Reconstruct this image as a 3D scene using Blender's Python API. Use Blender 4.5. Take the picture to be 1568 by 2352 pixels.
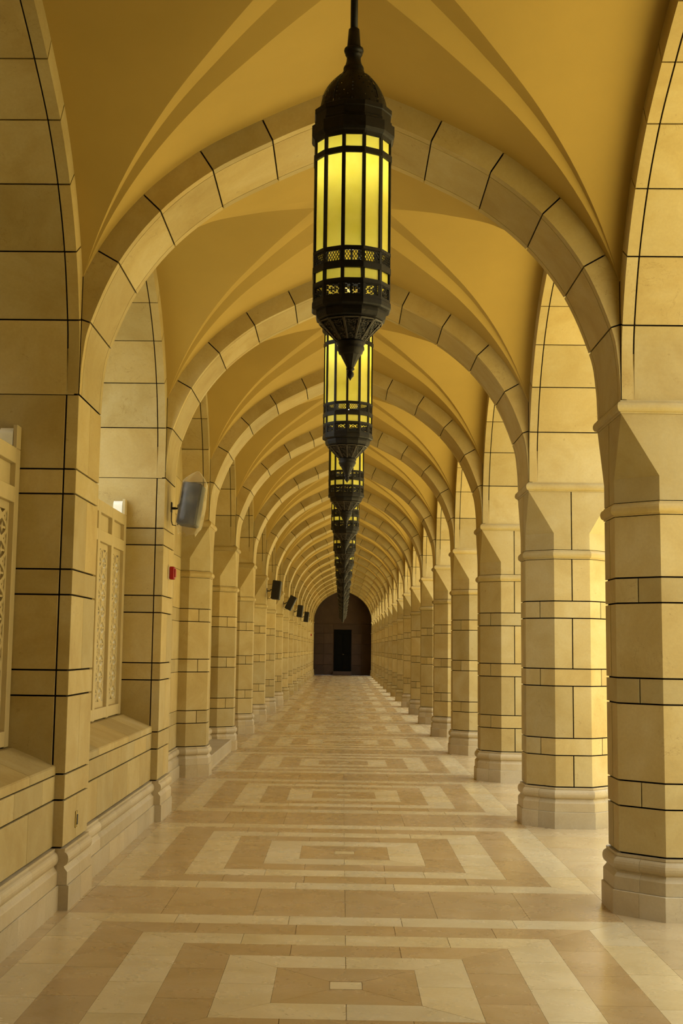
import bpy, math, random
from mathutils import Matrix, Vector

random.seed(7)
PI = math.pi
# ------------------------------------------------------------------ clear
for o in list(bpy.data.objects):
    bpy.data.objects.remove(o)
sc = bpy.context.scene
COL = sc.collection

# ------------------------------------------------------------------ camera (calibrated; units are metres)
W, HH = 1568, 2352
F_PX, PITCH, YAW, ROLL, PX, PY = 3108.78, 0.1269, -0.0204, 0.0142, 726.69, 1092.22
cam = bpy.data.cameras.new('camera')
cam.sensor_fit = 'VERTICAL'
cam.sensor_height = 36.0
cam.sensor_width = 24.0
cam.lens = F_PX * 36.0 / HH
cam.shift_x = (W / 2 - PX) / HH
cam.shift_y = (PY - HH / 2) / HH
cam.clip_end = 2000
cam_o = bpy.data.objects.new('camera', cam)
COL.objects.link(cam_o)
sp, cp, sy_, cy_ = math.sin(PITCH), math.cos(PITCH), math.sin(YAW), math.cos(YAW)
fwd = Vector((sy_ * cp, cy_ * cp, sp))
up0 = Vector((-sy_ * sp, -cy_ * sp, cp))
rt0 = Vector((cy_, -sy_, 0))
cr, sr = math.cos(ROLL), math.sin(ROLL)
rt = rt0 * cr + up0 * sr
up = up0 * cr - rt0 * sr
M = Matrix((rt, up, -fwd)).transposed().to_4x4()
M.translation = Vector((-0.026, 0, 1.6))
cam_o.matrix_world = M
sc.camera = cam_o

# ------------------------------------------------------------------ world, view
SKY_COL = (0.95, 1.0, 0.99)
SKY_STRENGTH = 4.1
world = bpy.data.worlds.new('world')
sc.world = world
world.use_nodes = True
wn = world.node_tree
wn.nodes.clear()
bg = wn.nodes.new('ShaderNodeBackground')
wo = wn.nodes.new('ShaderNodeOutputWorld')
bg.inputs['Color'].default_value = (*SKY_COL, 1)
bg.inputs['Strength'].default_value = SKY_STRENGTH
wn.links.new(bg.outputs[0], wo.inputs[0])
SUN_STRENGTH = 19.0
sun = bpy.data.lights.new('sun', 'SUN')
sun.energy = SUN_STRENGTH
sun.angle = math.radians(1.0)
sun.color = (0.95, 1.0, 0.82)
sun_o = bpy.data.objects.new('sun', sun)
COL.objects.link(sun_o)
# high sun ahead of the camera, a little to the left: the roof keeps it out, the open court on the right is sunlit
sun_o.rotation_euler = Vector((-0.20, 0.98, 1.75)).to_track_quat('Z', 'Y').to_euler()
sc.view_settings.view_transform = 'Standard'
sc.view_settings.look = 'None'
sc.view_settings.gamma = 1.0
sc.view_settings.use_curve_mapping = False
sc.view_settings.exposure = 0.0
cy = sc.cycles
cy.max_bounces = 10
cy.diffuse_bounces = 9
cy.glossy_bounces = 3
cy.transmission_bounces = 6
cy.transparent_max_bounces = 12
cy.caustics_reflective = False
cy.caustics_refractive = False
cy.use_denoising = True
cy.sample_clamp_indirect = 6.0
try:
    cy.denoiser = 'OPENIMAGEDENOISE'
    cy.denoising_prefilter = 'ACCURATE'
except Exception:
    pass

# ------------------------------------------------------------------ layout constants
B, Y0, XC = 4.2548, 8.845, 2.113        # bay length, first column in view, row offset from the aisle axis
R8, A4 = 0.402, 0.397                    # octagon apothem, half side of the square pier
H0 = XC - A4                             # half span of the arches across the aisle
NLAST = 17
YEND = 82.75
GAP = 0.0105
ORD = ['first', 'second', 'third', 'fourth', 'fifth', 'sixth', 'seventh', 'eighth', 'ninth', 'tenth', 'eleventh',
       'twelfth', 'thirteenth', 'fourteenth', 'fifteenth', 'sixteenth', 'seventeenth', 'eighteenth', 'nineteenth']
def yn(n): return Y0 + n * B

# ------------------------------------------------------------------ materials
def new_mat(name):
    m = bpy.data.materials.new(name)
    m.use_nodes = True
    nt = m.node_tree
    b = nt.nodes['Principled BSDF']
    return m, nt, b

def noise(nt, scale, detail=4, rough=0.55, vec=None, dist=0.0):
    n = nt.nodes.new('ShaderNodeTexNoise')
    n.inputs['Scale'].default_value = scale
    n.inputs['Detail'].default_value = detail
    n.inputs['Roughness'].default_value = rough
    n.inputs['Distortion'].default_value = dist
    if vec is not None:
        nt.links.new(vec, n.inputs['Vector'])
    return n.outputs['Fac']

def ramp(nt, fac, stops):
    r = nt.nodes.new('ShaderNodeValToRGB')
    e = r.color_ramp.elements
    while len(e) > 1:
        e.remove(e[-1])
    e[0].position, e[0].color = stops[0][0], (*stops[0][1], 1)
    for p, c in stops[1:]:
        k = e.new(p)
        k.color = (*c, 1)
    nt.links.new(fac, r.inputs[0])
    return r.outputs[0]

def mixc(nt, fac, a, b, mode='MIX'):
    n = nt.nodes.new('ShaderNodeMix')
    n.data_type = 'RGBA'
    n.blend_type = mode
    for k, v in ((0, fac), (6, a), (7, b)):
        if isinstance(v, (int, float)):
            n.inputs[k].default_value = v
        elif isinstance(v, tuple):
            n.inputs[k].default_value = (*v, 1)
        else:
            nt.links.new(v, n.inputs[k])
    return n.outputs[2]

def mathn(nt, op, a, b=0.0, c=0.0):
    n = nt.nodes.new('ShaderNodeMath')
    n.operation = op
    for k, v in enumerate((a, b, c)):
        if isinstance(v, (int, float)):
            n.inputs[k].default_value = v
        else:
            nt.links.new(v, n.inputs[k])
    return n.outputs[0]

def g3(v): return (v, v, v)

def stone_mat(name, c1, c2, c3, rough=0.6, vary=0.16, bump=0.12, spec=0.35, island=False):
    """limestone: tone per block, soft mottling, fine grain, thin stray veins and pits"""
    m, nt, b = new_mat(name)
    geo = nt.nodes.new('ShaderNodeNewGeometry')
    pos = geo.outputs['Position']
    info = nt.nodes.new('ShaderNodeObjectInfo')
    rnd = info.outputs['Random']
    if island:
        rnd = geo.outputs['Random Per Island']
    # shift the pattern with the block so that neighbours do not run on
    off = nt.nodes.new('ShaderNodeVectorMath'); off.operation = 'SCALE'
    off.inputs[0].default_value = (13.1, 7.7, 5.3)
    nt.links.new(rnd, off.inputs['Scale'])
    add = nt.nodes.new('ShaderNodeVectorMath'); add.operation = 'ADD'
    nt.links.new(pos, add.inputs[0]); nt.links.new(off.outputs[0], add.inputs[1])
    v = add.outputs[0]
    big = noise(nt, 2.2, 5, 0.6, v, 0.6)
    col = ramp(nt, big, [(0.28, c2), (0.5, c1), (0.74, c3)])
    tone = ramp(nt, rnd, [(0.0, g3(1 - vary)), (0.5, g3(1.0)), (1.0, g3(1 + vary * 0.55))])
    col = mixc(nt, 1.0, col, tone, 'MULTIPLY')
    hue = ramp(nt, mathn(nt, 'FRACT', mathn(nt, 'MULTIPLY', rnd, 7.31)), [(0, (1.03, 0.99, 0.9)), (1, (0.985, 1.01, 1.1))])
    col = mixc(nt, 0.7, col, hue, 'MULTIPLY')
    grain = noise(nt, 55, 3, 0.7, v)
    col = mixc(nt, 0.5, col, ramp(nt, grain, [(0.3, g3(0.9)), (0.7, g3(1.08))]), 'MULTIPLY')
    vein = noise(nt, 3.1, 6, 0.62, v, 1.6)
    vm = mathn(nt, 'ABSOLUTE', mathn(nt, 'SUBTRACT', vein, 0.5))
    gate = noise(nt, 1.3, 2, 0.5, v)
    vmask = mathn(nt, 'MULTIPLY', mathn(nt, 'LESS_THAN', vm, 0.0035), mathn(nt, 'GREATER_THAN', gate, 0.60))
    col = mixc(nt, mathn(nt, 'MULTIPLY', vmask, 0.4), col, (c2[0] * .5, c2[1] * .42, c2[2] * .35))
    pits = noise(nt, 22, 2, 0.4, v)
    pm = mathn(nt, 'GREATER_THAN', pits, 0.76)
    col = mixc(nt, mathn(nt, 'MULTIPLY', pm, 0.3), col, (c2[0] * .55, c2[1] * .5, c2[2] * .45))
    nt.links.new(col, b.inputs['Base Color'])
    b.inputs['Roughness'].default_value = rough
    b.inputs['Specular IOR Level'].default_value = spec
    bp = nt.nodes.new('ShaderNodeBump')
    bp.inputs['Strength'].default_value = bump
    bp.inputs['Distance'].default_value = 0.004
    nt.links.new(grain, bp.inputs['Height'])
    nt.links.new(bp.outputs[0], b.inputs['Normal'])
    return m

STONE = ((0.385, 0.302, 0.128), (0.33, 0.243, 0.087), (0.425, 0.352, 0.18))
M_stone = stone_mat('limestone_blocks', *STONE)
M_stone_j = stone_mat('limestone_blocks_far', *STONE, island=True)
M_base = stone_mat('limestone_base', (0.43, 0.36, 0.225), (0.38, 0.305, 0.175), (0.47, 0.41, 0.28), rough=0.5)

def floor_mat(name, c1, c2, c3):
    m = stone_mat(name, c1, c2, c3, rough=0.3, vary=0.05, bump=0.02, spec=0.5, island=False)
    nt = m.node_tree
    b = nt.nodes['Principled BSDF']
    geo = nt.nodes.new('ShaderNodeNewGeometry')
    mp = nt.nodes.new('ShaderNodeMapping')
    mp.inputs['Scale'].default_value = (1.2, 1.2, 1.2)
    nt.links.new(geo.outputs['Position'], mp.inputs[0])
    n = noise(nt, 2.5, 4, 0.6, mp.outputs[0], 0.4)
    r = nt.nodes.new('ShaderNodeMapRange')
    r.inputs[3].default_value = 0.20
    r.inputs[4].default_value = 0.34
    nt.links.new(n, r.inputs[0])
    nt.links.new(r.outputs[0], b.inputs['Roughness'])
    return m
M_fl_dark = floor_mat('marble_tan', (0.385, 0.27, 0.128), (0.335, 0.225, 0.098), (0.435, 0.315, 0.165))
M_fl_light = floor_mat('marble_cream', (0.545, 0.445, 0.25), (0.485, 0.385, 0.20), (0.60, 0.505, 0.305))
M_fl_plain = floor_mat('marble_buff', (0.45, 0.345, 0.185), (0.39, 0.29, 0.145), (0.505, 0.40, 0.225))

def simple(name, col, rough=0.6, metal=0.0, spec=0.5, n_scale=0, amt=0.2, bump=0.0):
    m, nt, b = new_mat(name)
    b.inputs['Roughness'].default_value = rough
    b.inputs['Metallic'].default_value = metal
    b.inputs['Specular IOR Level'].default_value = spec
    if n_scale:
        geo = nt.nodes.new('ShaderNodeNewGeometry')
        f = noise(nt, n_scale, 5, 0.6, geo.outputs['Position'])
        c = ramp(nt, f, [(0.3, tuple(x * (1 - amt) for x in col)), (0.7, tuple(min(1, x * (1 + amt)) for x in col))])
        nt.links.new(c, b.inputs['Base Color'])
        if bump:
            bp = nt.nodes.new('ShaderNodeBump')
            bp.inputs['Strength'].default_value = bump
            bp.inputs['Distance'].default_value = 0.01
            nt.links.new(f, bp.inputs['Height'])
            nt.links.new(bp.outputs[0], b.inputs['Normal'])
    else:
        b.inputs['Base Color'].default_value = (*col, 1)
    return m
M_mortar = simple('black_joint_filler', (0.012, 0.009, 0.007), 0.95, spec=0.05, n_scale=30, amt=0.2)
M_grout = simple('tan_grout', (0.30, 0.21, 0.12), 0.9, spec=0.1, n_scale=20, amt=0.2)
M_plaster = simple('ochre_plaster', (0.375, 0.264, 0.074), 0.85, spec=0.15, n_scale=1.1, amt=0.06, bump=0.04)
M_roof = simple('roof_concrete', (0.5, 0.42, 0.3), 0.9, n_scale=3)
M_ground = simple('sandy_paving', (0.64, 0.495, 0.235), 0.9, n_scale=2, amt=0.08)
M_garden = simple('garden_soil', (0.14, 0.11, 0.06), 0.9, n_scale=3)
M_outer = simple('blocker_tan', (0.45, 0.36, 0.20), 0.9, n_scale=2)
M_outer_l = simple('blocker_white', (0.62, 0.58, 0.48), 0.9, n_scale=2)
M_screen = simple('painted_screen_timber', (0.46, 0.38, 0.21), 0.6, spec=0.25, n_scale=6, amt=0.06)
M_lit_cap = simple('daylit_cap_white', (0.80, 0.80, 0.74), 0.5, n_scale=20, amt=0.04)
M_iron = simple('bronze_black_iron', (0.0075, 0.0065, 0.0055), 0.5, metal=0.0, spec=0.22, n_scale=40, amt=0.35, bump=0.2)
M_bronze = simple('paler_bronze_tracery', (0.05, 0.042, 0.032), 0.45, spec=0.4, n_scale=40, amt=0.35)  # tracery in a paler brown than the iron frame
M_brass = simple('dull_brass', (0.42, 0.32, 0.12), 0.35, metal=0.9, n_scale=60, amt=0.2)
M_black = simple('matt_black', (0.012, 0.012, 0.012), 0.6, n_scale=20, amt=0.3)
M_speaker = simple('speaker_dark_grey', (0.02, 0.018, 0.016), 0.6, spec=0.2, n_scale=40, amt=0.3)
M_red = simple('red_plastic', (0.30, 0.004, 0.010), 0.35, n_scale=10, amt=0.1)
M_whitep = simple('white_plastic', (0.8, 0.78, 0.7), 0.4, n_scale=10, amt=0.05)
M_endwall = stone_mat('end_wall_brown', (0.060, 0.038, 0.030), (0.05, 0.032, 0.024), (0.075, 0.046, 0.036), rough=0.7)  # same block pattern in a far darker brown than the arcade
M_door = simple('black_door', (0.003, 0.003, 0.0025), 0.8, spec=0.1, n_scale=8, amt=0.3)
M_bulb, nt_, b_ = new_mat('bulb_glow')
b_.inputs['Emission Color'].default_value = (1, 0.93, 0.66, 1)
b_.inputs['Emission Strength'].default_value = 85
# translucent amber glass, lit from inside by the lantern's own bulbs
M_pane = bpy.data.materials.new('amber_opal_glass')
M_pane.use_nodes = True
nt_ = M_pane.node_tree
nt_.nodes.clear()
o_ = nt_.nodes.new('ShaderNodeOutputMaterial')
t_ = nt_.nodes.new('ShaderNodeBsdfTranslucent')
d_ = nt_.nodes.new('ShaderNodeBsdfDiffuse')
gl = nt_.nodes.new('ShaderNodeBsdfGlossy')
gl.inputs['Roughness'].default_value = 0.25
m1 = nt_.nodes.new('ShaderNodeMixShader'); m1.inputs[0].default_value = 0.35
m2 = nt_.nodes.new('ShaderNodeMixShader'); m2.inputs[0].default_value = 0.05
geo_ = nt_.nodes.new('ShaderNodeNewGeometry')
fx = noise(nt_, 9, 3, 0.5, geo_.outputs['Position'])
cc = ramp(nt_, fx, [(0.3, (0.86, 0.77, 0.10)), (0.7, (0.92, 0.83, 0.15))])
nt_.links.new(cc, t_.inputs[0]); nt_.links.new(cc, d_.inputs[0])
nt_.links.new(t_.outputs[0], m1.inputs[1]); nt_.links.new(d_.outputs[0], m1.inputs[2])
nt_.links.new(m1.outputs[0], m2.inputs[1]); nt_.links.new(gl.outputs[0], m2.inputs[2])
nt_.links.new(m2.outputs[0], o_.inputs[0])
# dusty plastic bag
M_bag = bpy.data.materials.new('dusty_clear_plastic')
M_bag.use_nodes = True
nt_ = M_bag.node_tree
nt_.nodes.clear()
o_ = nt_.nodes.new('ShaderNodeOutputMaterial')
tr = nt_.nodes.new('ShaderNodeBsdfTransparent')
tr.inputs[0].default_value = (0.95, 0.93, 0.86, 1)
df = nt_.nodes.new('ShaderNodeBsdfDiffuse')
df.inputs[0].default_value = (0.75, 0.70, 0.52, 1)
gl = nt_.nodes.new('ShaderNodeBsdfGlossy'); gl.inputs['Roughness'].default_value = 0.2
geo_ = nt_.nodes.new('ShaderNodeNewGeometry')
f_ = noise(nt_, 9, 5, 0.6, geo_.outputs['Position'], 0.5)
mr = nt_.nodes.new('ShaderNodeMapRange')
mr.inputs[1].default_value = 0.35; mr.inputs[2].default_value = 0.7
mr.inputs[3].default_value = 0.03; mr.inputs[4].default_value = 0.15
nt_.links.new(f_, mr.inputs[0])
m1 = nt_.nodes.new('ShaderNodeMixShader'); m2 = nt_.nodes.new('ShaderNodeMixShader'); m2.inputs[0].default_value = 0.02
lw = nt_.nodes.new('ShaderNodeLayerWeight'); lw.inputs[0].default_value = 0.35
pw_ = mathn(nt_, 'MULTIPLY', mathn(nt_, 'POWER', lw.outputs['Facing'], 2.0), 0.55)
nt_.links.new(mathn(nt_, 'ADD', mr.outputs[0], pw_), m1.inputs[0])
nt_.links.new(tr.outputs[0], m1.inputs[1]); nt_.links.new(df.outputs[0], m1.inputs[2])
nt_.links.new(m1.outputs[0], m2.inputs[1]); nt_.links.new(gl.outputs[0], m2.inputs[2])
nt_.links.new(m2.outputs[0], o_.inputs[0])

# ------------------------------------------------------------------ mesh helpers
class MB:
    """collects polygons of one mesh"""
    def __init__(s): s.v = []; s.f = []; s.sm = []
    def add(s, pts, faces, smooth=False):
        k = len(s.v)
        s.v += [tuple(p) for p in pts]
        s.f += [tuple(i + k for i in f) for f in faces]
        s.sm += [smooth] * len(faces)
        return s
    def box(s, x0, x1, y0, y1, z0, z1):
        x0, x1 = min(x0, x1), max(x0, x1); y0, y1 = min(y0, y1), max(y0, y1)
        return s.add([(x0, y0, z0), (x1, y0, z0), (x1, y1, z0), (x0, y1, z0), (x0, y0, z1), (x1, y0, z1), (x1, y1, z1), (x0, y1, z1)],
                     [(0, 3, 2, 1), (4, 5, 6, 7), (0, 1, 5, 4), (1, 2, 6, 5), (2, 3, 7, 6), (3, 0, 4, 7)])
    def cbox(s, x0, x1, y0, y1, z0, z1, c=0.004):
        """box with a small chamfer on all edges"""
        x0, x1 = min(x0, x1), max(x0, x1); y0, y1 = min(y0, y1), max(y0, y1)
        c = min(c, (x1 - x0) / 3, (y1 - y0) / 3, (z1 - z0) / 3)
        P = []
        for x, sx in ((x0, 1), (x1, -1)):
            for y, sy in ((y0, 1), (y1, -1)):
                for z, sz in ((z0, 1), (z1, -1)):
                    P += [(x, y + sy * c, z + sz * c), (x + sx * c, y, z + sz * c), (x + sx * c, y + sy * c, z)]
        def q(i, j, k, a): return ((i * 2 + j) * 2 + k) * 3 + a
        F = [(q(0,0,0,0), q(0,0,1,0), q(0,1,1,0), q(0,1,0,0)), (q(1,0,0,0), q(1,1,0,0), q(1,1,1,0), q(1,0,1,0)),
             (q(0,0,0,1), q(1,0,0,1), q(1,0,1,1), q(0,0,1,1)), (q(0,1,0,1), q(0,1,1,1), q(1,1,1,1), q(1,1,0,1)),
             (q(0,0,0,2), q(0,1,0,2), q(1,1,0,2), q(1,0,0,2)), (q(0,0,1,2), q(1,0,1,2), q(1,1,1,2), q(0,1,1,2))]
        for i in (0, 1):
            for j in (0, 1):
                F.append((q(i,j,0,0), q(i,j,1,0), q(i,j,1,1), q(i,j,0,1)))
        for i in (0, 1):
            for k in (0, 1):
                F.append((q(i,0,k,0), q(i,1,k,0), q(i,1,k,2), q(i,0,k,2)))
        for j in (0, 1):
            for k in (0, 1):
                F.append((q(0,j,k,1), q(1,j,k,1), q(1,j,k,2), q(0,j,k,2)))
        for i in (0, 1):
            for j in (0, 1):
                for k in (0, 1):
                    F.append((q(i,j,k,0), q(i,j,k,1), q(i,j,k,2)))
        return s.add(P, F)
    def prism(s, loop, vec):
        """closed solid: loop of 3D points pushed along vec"""
        n = len(loop)
        v = Vector(vec)
        pts = [Vector(p) for p in loop] + [Vector(p) + v for p in loop]
        fs = [tuple(range(n)), tuple(range(2 * n - 1, n - 1, -1))]
        fs += [(i, n + i, n + (i + 1) % n, (i + 1) % n) for i in range(n)]
        return s.add(pts, fs)
    def loft(s, rings, closed=True, caps=True, smooth=False):
        n = len(rings[0])
        pts = [p for r in rings for p in r]
        fs = []
        for k in range(len(rings) - 1):
            for i in range(n if closed else n - 1):
                j = (i + 1) % n
                fs.append((k * n + i, k * n + j, (k + 1) * n + j, (k + 1) * n + i))
        s.add(pts, fs, smooth)
        if caps:
            kk = len(s.v) - len(pts)
            s.f.append(tuple(kk + i for i in range(n))[::-1]); s.sm.append(False)
            s.f.append(tuple(kk + (len(rings) - 1) * n + i for i in range(n))); s.sm.append(False)
        return s
    def lathe(s, prof, n=24, c=(0, 0), smooth=True, phase=0.0, caps=False):
        rings = [[(c[0] + r * math.cos(phase + 2 * PI * i / n), c[1] + r * math.sin(phase + 2 * PI * i / n), z) for i in range(n)] for r, z in prof]
        return s.loft(rings, True, caps, smooth)
    def tube(s, path, r, n=8):
        rings = []
        for k, p in enumerate(path):
            p = Vector(p)
            a = Vector(path[max(0, k - 1)]); b = Vector(path[min(len(path) - 1, k + 1)])
            t = (b - a).normalized()
            u = t.orthogonal().normalized() if k == 0 else (u - t * u.dot(t)).normalized()
            w = t.cross(u)
            rr = r[k] if isinstance(r, (list, tuple)) else r
            rings.append([p + (u * math.cos(2 * PI * i / n) + w * math.sin(2 * PI * i / n)) * rr for i in range(n)])
        return s.loft(rings, True, True, True)
    def mesh(s, name, mat):
        me = bpy.data.meshes.new(name)
        me.from_pydata(s.v, [], s.f)
        me.materials.append(mat)
        me.polygons.foreach_set('use_smooth', s.sm)
        me.update()
        # consistent outward normals
        import bmesh
        bm = bmesh.new(); bm.from_mesh(me)
        bmesh.ops.recalc_face_normals(bm, faces=bm.faces)
        bm.to_mesh(me); bm.free()
        return me
    def build(s, name, mat, parent=None, loc=None):
        return put(name, s.mesh(name, mat), parent, loc)

def put(name, me, parent=None, loc=None, rz=0.0):
    o = bpy.data.objects.new(name, me)
    COL.objects.link(o)
    if parent is not None: o.parent = parent
    if loc is not None: o.location = loc
    if rz: o.rotation_euler = (0, 0, rz)
    return o

def thing(name, label, cat, loc=(0, 0, 0), group=None, rz=0.0):
    o = put(name, None, None, loc, rz)
    o.empty_display_size = 0.2
    tag(o, label, cat, group)
    return o

def tag(o, label, cat, group=None):
    o['label'] = label; o['category'] = cat
    if group: o['group'] = group
    return o

def structure(o):
    o['kind'] = 'structure'
    return o

def copy_tree(o, parent=None):
    c = o.copy(); COL.objects.link(c)
    if parent is not None: c.parent = parent
    for ch in list(o.children): copy_tree(ch, c)
    return c

# ------------------------------------------------------------------ courses shared by columns, piers and walls
BASE_T = 0.370
COURSES = [(0.370, 0.654, 1), (0.654, 0.810, 0), (0.810, 1.285, 1), (1.285, 1.443, 0), (1.443, 1.910, 1), (1.910, 2.069, 0), (2.069, 2.462, 1)]
RING1 = (2.462, 2.544)
RING2 = (3.095, 3.180)

def torus_prof(r0, z0, z1, bulge, n=7):
    """half-round bead between z0 and z1, standing bulge proud of r0"""
    zc, h = (z0 + z1) / 2, (z1 - z0) / 2
    f = h * 0.22
    out = [(r0 - 0.02, z0), (r0 + 0.004, z0), (r0 + 0.006, z0 + f)]
    for i in range(1, n):
        a = -PI / 2 + PI * i / n
        out.append((r0 + 0.006 + (bulge - 0.006) * math.cos(a), zc + (h - f) * math.sin(a)))
    out += [(r0 + 0.006, z1 - f), (r0 + 0.004, z1), (r0 - 0.02, z1)]
    return out

# offsets from the wall face, used for every base
BASE_LOW = [(-0.03, 0.0), (0.046, 0.0), (0.046, 0.144), (0.040, 0.148), (-0.03, 0.148)]
BASE_UP = [(-0.03, 0.1495), (0.035, 0.1495), (0.035, 0.226), (0.031, 0.233), (0.017, 0.250), (0.013, 0.262)]
for i in range(1, 8):
    a = -PI / 2 + PI * i / 8
    BASE_UP.append((0.013 + 0.026 * math.cos(a), 0.304 + 0.040 * math.sin(a)))
BASE_UP += [(0.013, 0.346), (0.016, 0.350), (0.016, 0.3645), (-0.03, 0.3645)]

# ------------------------------------------------------------------ octagonal column
def oct_pts(R, a0, a1, g):
    """outline of an octagon of apothem R between two angles (deg); points at face middles or corners"""
    def pt(a):
        k = round(a / 45.0)
        d = math.radians(a - k * 45.0)
        rr = R / math.cos(d)
        return (rr * math.cos(math.radians(a)), rr * math.sin(math.radians(a)))
    P = [pt(a0)]
    c = 22.5
    while c < a1 - 1e-6:
        if c > a0 + 1e-6: P.append(pt(c))
        c += 45
    P.append(pt(a1))
    # pull the two ends in by half a joint
    def pull(p, q):
        d = math.hypot(q[0] - p[0], q[1] - p[1])
        return (p[0] + (q[0] - p[0]) * g / d, p[1] + (q[1] - p[1]) * g / d)
    P[0] = pull(P[0], P[1]); P[-1] = pull(P[-1], P[-2])
    return P

def sector(z0, z1, a0, a1, R=R8, g=GAP / 2, depth=0.1):
    P = oct_pts(R, a0, a1, g)
    s_ = (R - depth) / R
    loop = [(x, y, z0 + g) for x, y in P] + [(x * s_, y * s_, z0 + g) for x, y in reversed(P)]
    return MB().prism(loop, (0, 0, z1 - z0 - 2 * g))

def sector_loft(prof, a0, a1, R=R8, g=0.001):
    rings = []
    for off, z in prof:
        P = oct_pts(R + off, a0, a1, g)
        rings.append([(x, y, z) for x, y in P])
    mb = MB().loft(rings, closed=False, caps=False)
    # end caps
    n = len(rings[0])
    for k in (0, n - 1):
        mb.add([r[k] for r in rings], [tuple(range(len(rings)))])
    return mb

COLMESH = {}
def cm(key, fn, mat):
    if key not in COLMESH:
        COLMESH[key] = fn().mesh('stone', mat)
    return COLMESH[key]

def ring_sq(prof, half):
    return MB().loft([[(sx * (half + o), sy * (half + o), z) for sx, sy in ((-1, -1), (1, -1), (1, 1), (-1, 1))] for o, z in prof], True, True)

def broach(a0):
    """block between the two rings: octagon below, square on top; quarter starting at the middle of a side"""
    g = GAP / 2
    P = oct_pts(R8, a0, a0 + 90, g)
    z = [RING1[1] + g, 2.7025, RING2[0] - 0.001]
    c = math.radians(a0 + 45)
    C = (A4 * (1 if math.cos(c) > 0 else -1), A4 * (1 if math.sin(c) > 0 else -1))
    top = [(P[0][0] / R8 * A4 if abs(P[0][0]) > .1 else P[0][0], P[0][1] / R8 * A4 if abs(P[0][1]) > .1 else P[0][1]), C, C,
           (P[3][0] / R8 * A4 if abs(P[3][0]) > .1 else P[3][0], P[3][1] / R8 * A4 if abs(P[3][1]) > .1 else P[3][1])]
    mb = MB()
    r0 = [(x, y, z[0]) for x, y in P]; r1 = [(x, y, z[1]) for x, y in P]; r2 = [(x, y, z[2]) for x, y in top]
    pts = r0 + r1 + [r2[0], r2[1], r2[3]] + [(p[0] * .7, p[1] * .7, z[0]) for p in P] + [(p[0] * .7, p[1] * .7, z[2]) for p in (top[0], C, top[3])]
    # 0-3 bottom, 4-7 mid, 8,9,10 top, 11-14 inner bottom, 15-17 inner top
    mb.add(pts, [(0, 1, 5, 4), (1, 2, 6, 5), (2, 3, 7, 6), (4, 5, 9, 8), (5, 6, 9), (6, 7, 10, 9), (0, 4, 8, 15, 11), (3, 14, 17, 10, 7),
                 (0, 11, 12, 1), (1, 12, 13, 2), (2, 13, 14, 3), (8, 9, 16, 15), (9, 10, 17, 16)])
    return mb

def make_column(joined):
    r = put('stone_column', None)
    core = MB()
    core.loft([[(x, y, z) for x, y in oct_pts(R8 - 0.016, 22.5 - 45, 337.5 - 45 + 0.0, 0)[:8]] for z in (0.02, RING1[1] + .1)], True, True)
    core.box(-A4 + .02, A4 - .02, -A4 + .02, A4 - .02, 3.07, 3.18)
    core.build('mortar_core', M_mortar, r)
    pieces = []
    for z0, z1, tall in COURSES:
        for q in range(4):
            a0 = q * 90 + (0 if tall else 45)
            pieces.append((('c', z0, a0), lambda z0=z0, z1=z1, a0=a0: sector(z0, z1, a0, a0 + 90), M_stone, 'stone_block'))
    for q in range(4):
        a0 = q * 90 + 45
        pieces.append((('bl', a0), lambda a0=a0: sector_loft(BASE_LOW, a0, a0 + 90), M_base, 'plinth_block'))
        pieces.append((('bu', a0), lambda a0=a0: sector_loft(BASE_UP, a0, a0 + 90), M_base, 'base_moulding'))
        pieces.append((('br', a0), lambda q=q: broach(q * 90), M_stone, 'stop_chamfer_block'))
    rings = [(('r1',), lambda: MB().loft([[(x, y, z) for x, y in oct_pts(R8 + o, 22.5 - 45, 337.5 - 45, 0)[:8]] for o, z in torus_prof(0, *RING1, 0.027)], True, True), M_stone, 'ring_moulding'),
             (('r2',), lambda: ring_sq(torus_prof(0, *RING2, 0.028), A4), M_stone, 'ring_moulding')]
    if joined:
        mb = MB()
        for k, fn, m, nm in pieces:
            t = fn(); mb.add(t.v, t.f)
        mb.build('stone_courses', M_stone_j, r)['kind'] = 'stuff'
    else:
        for k, fn, m, nm in pieces:
            put(nm, cm(k, fn, m), r)
    for k, fn, m, nm in rings:
        put(nm, cm(k, fn, m), r)
    return r

col_near = make_column(False)
col_far = make_column(True)
first_use = {id(col_near): True, id(col_far): True}
def place_column(n, side):
    src = col_near if n <= 7 else col_far
    if first_use[id(src)]:
        c = src; first_use[id(src)] = False
    else:
        c = copy_tree(src)
    c.location = (side * XC, yn(n), 0)
    if side > 0:
        extra = {0: ', the nearest, cut off by the right edge', 1: ' from the near end, with its full base in view'}.get(n, ' from the near end')
        lab = f'{ORD[n]} octagonal limestone column of the open right-hand row{extra}'
    else:
        extra = {2: ', the nearest of them', 3: ', at the far end of the low stone step'}.get(n, '')
        lab = f'{ORD[n - 2]} octagonal limestone half column along the left wall{extra}'
    tag(c, lab, 'column', 'octagonal columns of the right row' if side > 0 else 'engaged columns along the left wall')
for n in range(0, NLAST + 1):
    place_column(n, 1)
for n in range(2, NLAST + 1):
    place_column(n, -1)

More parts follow.
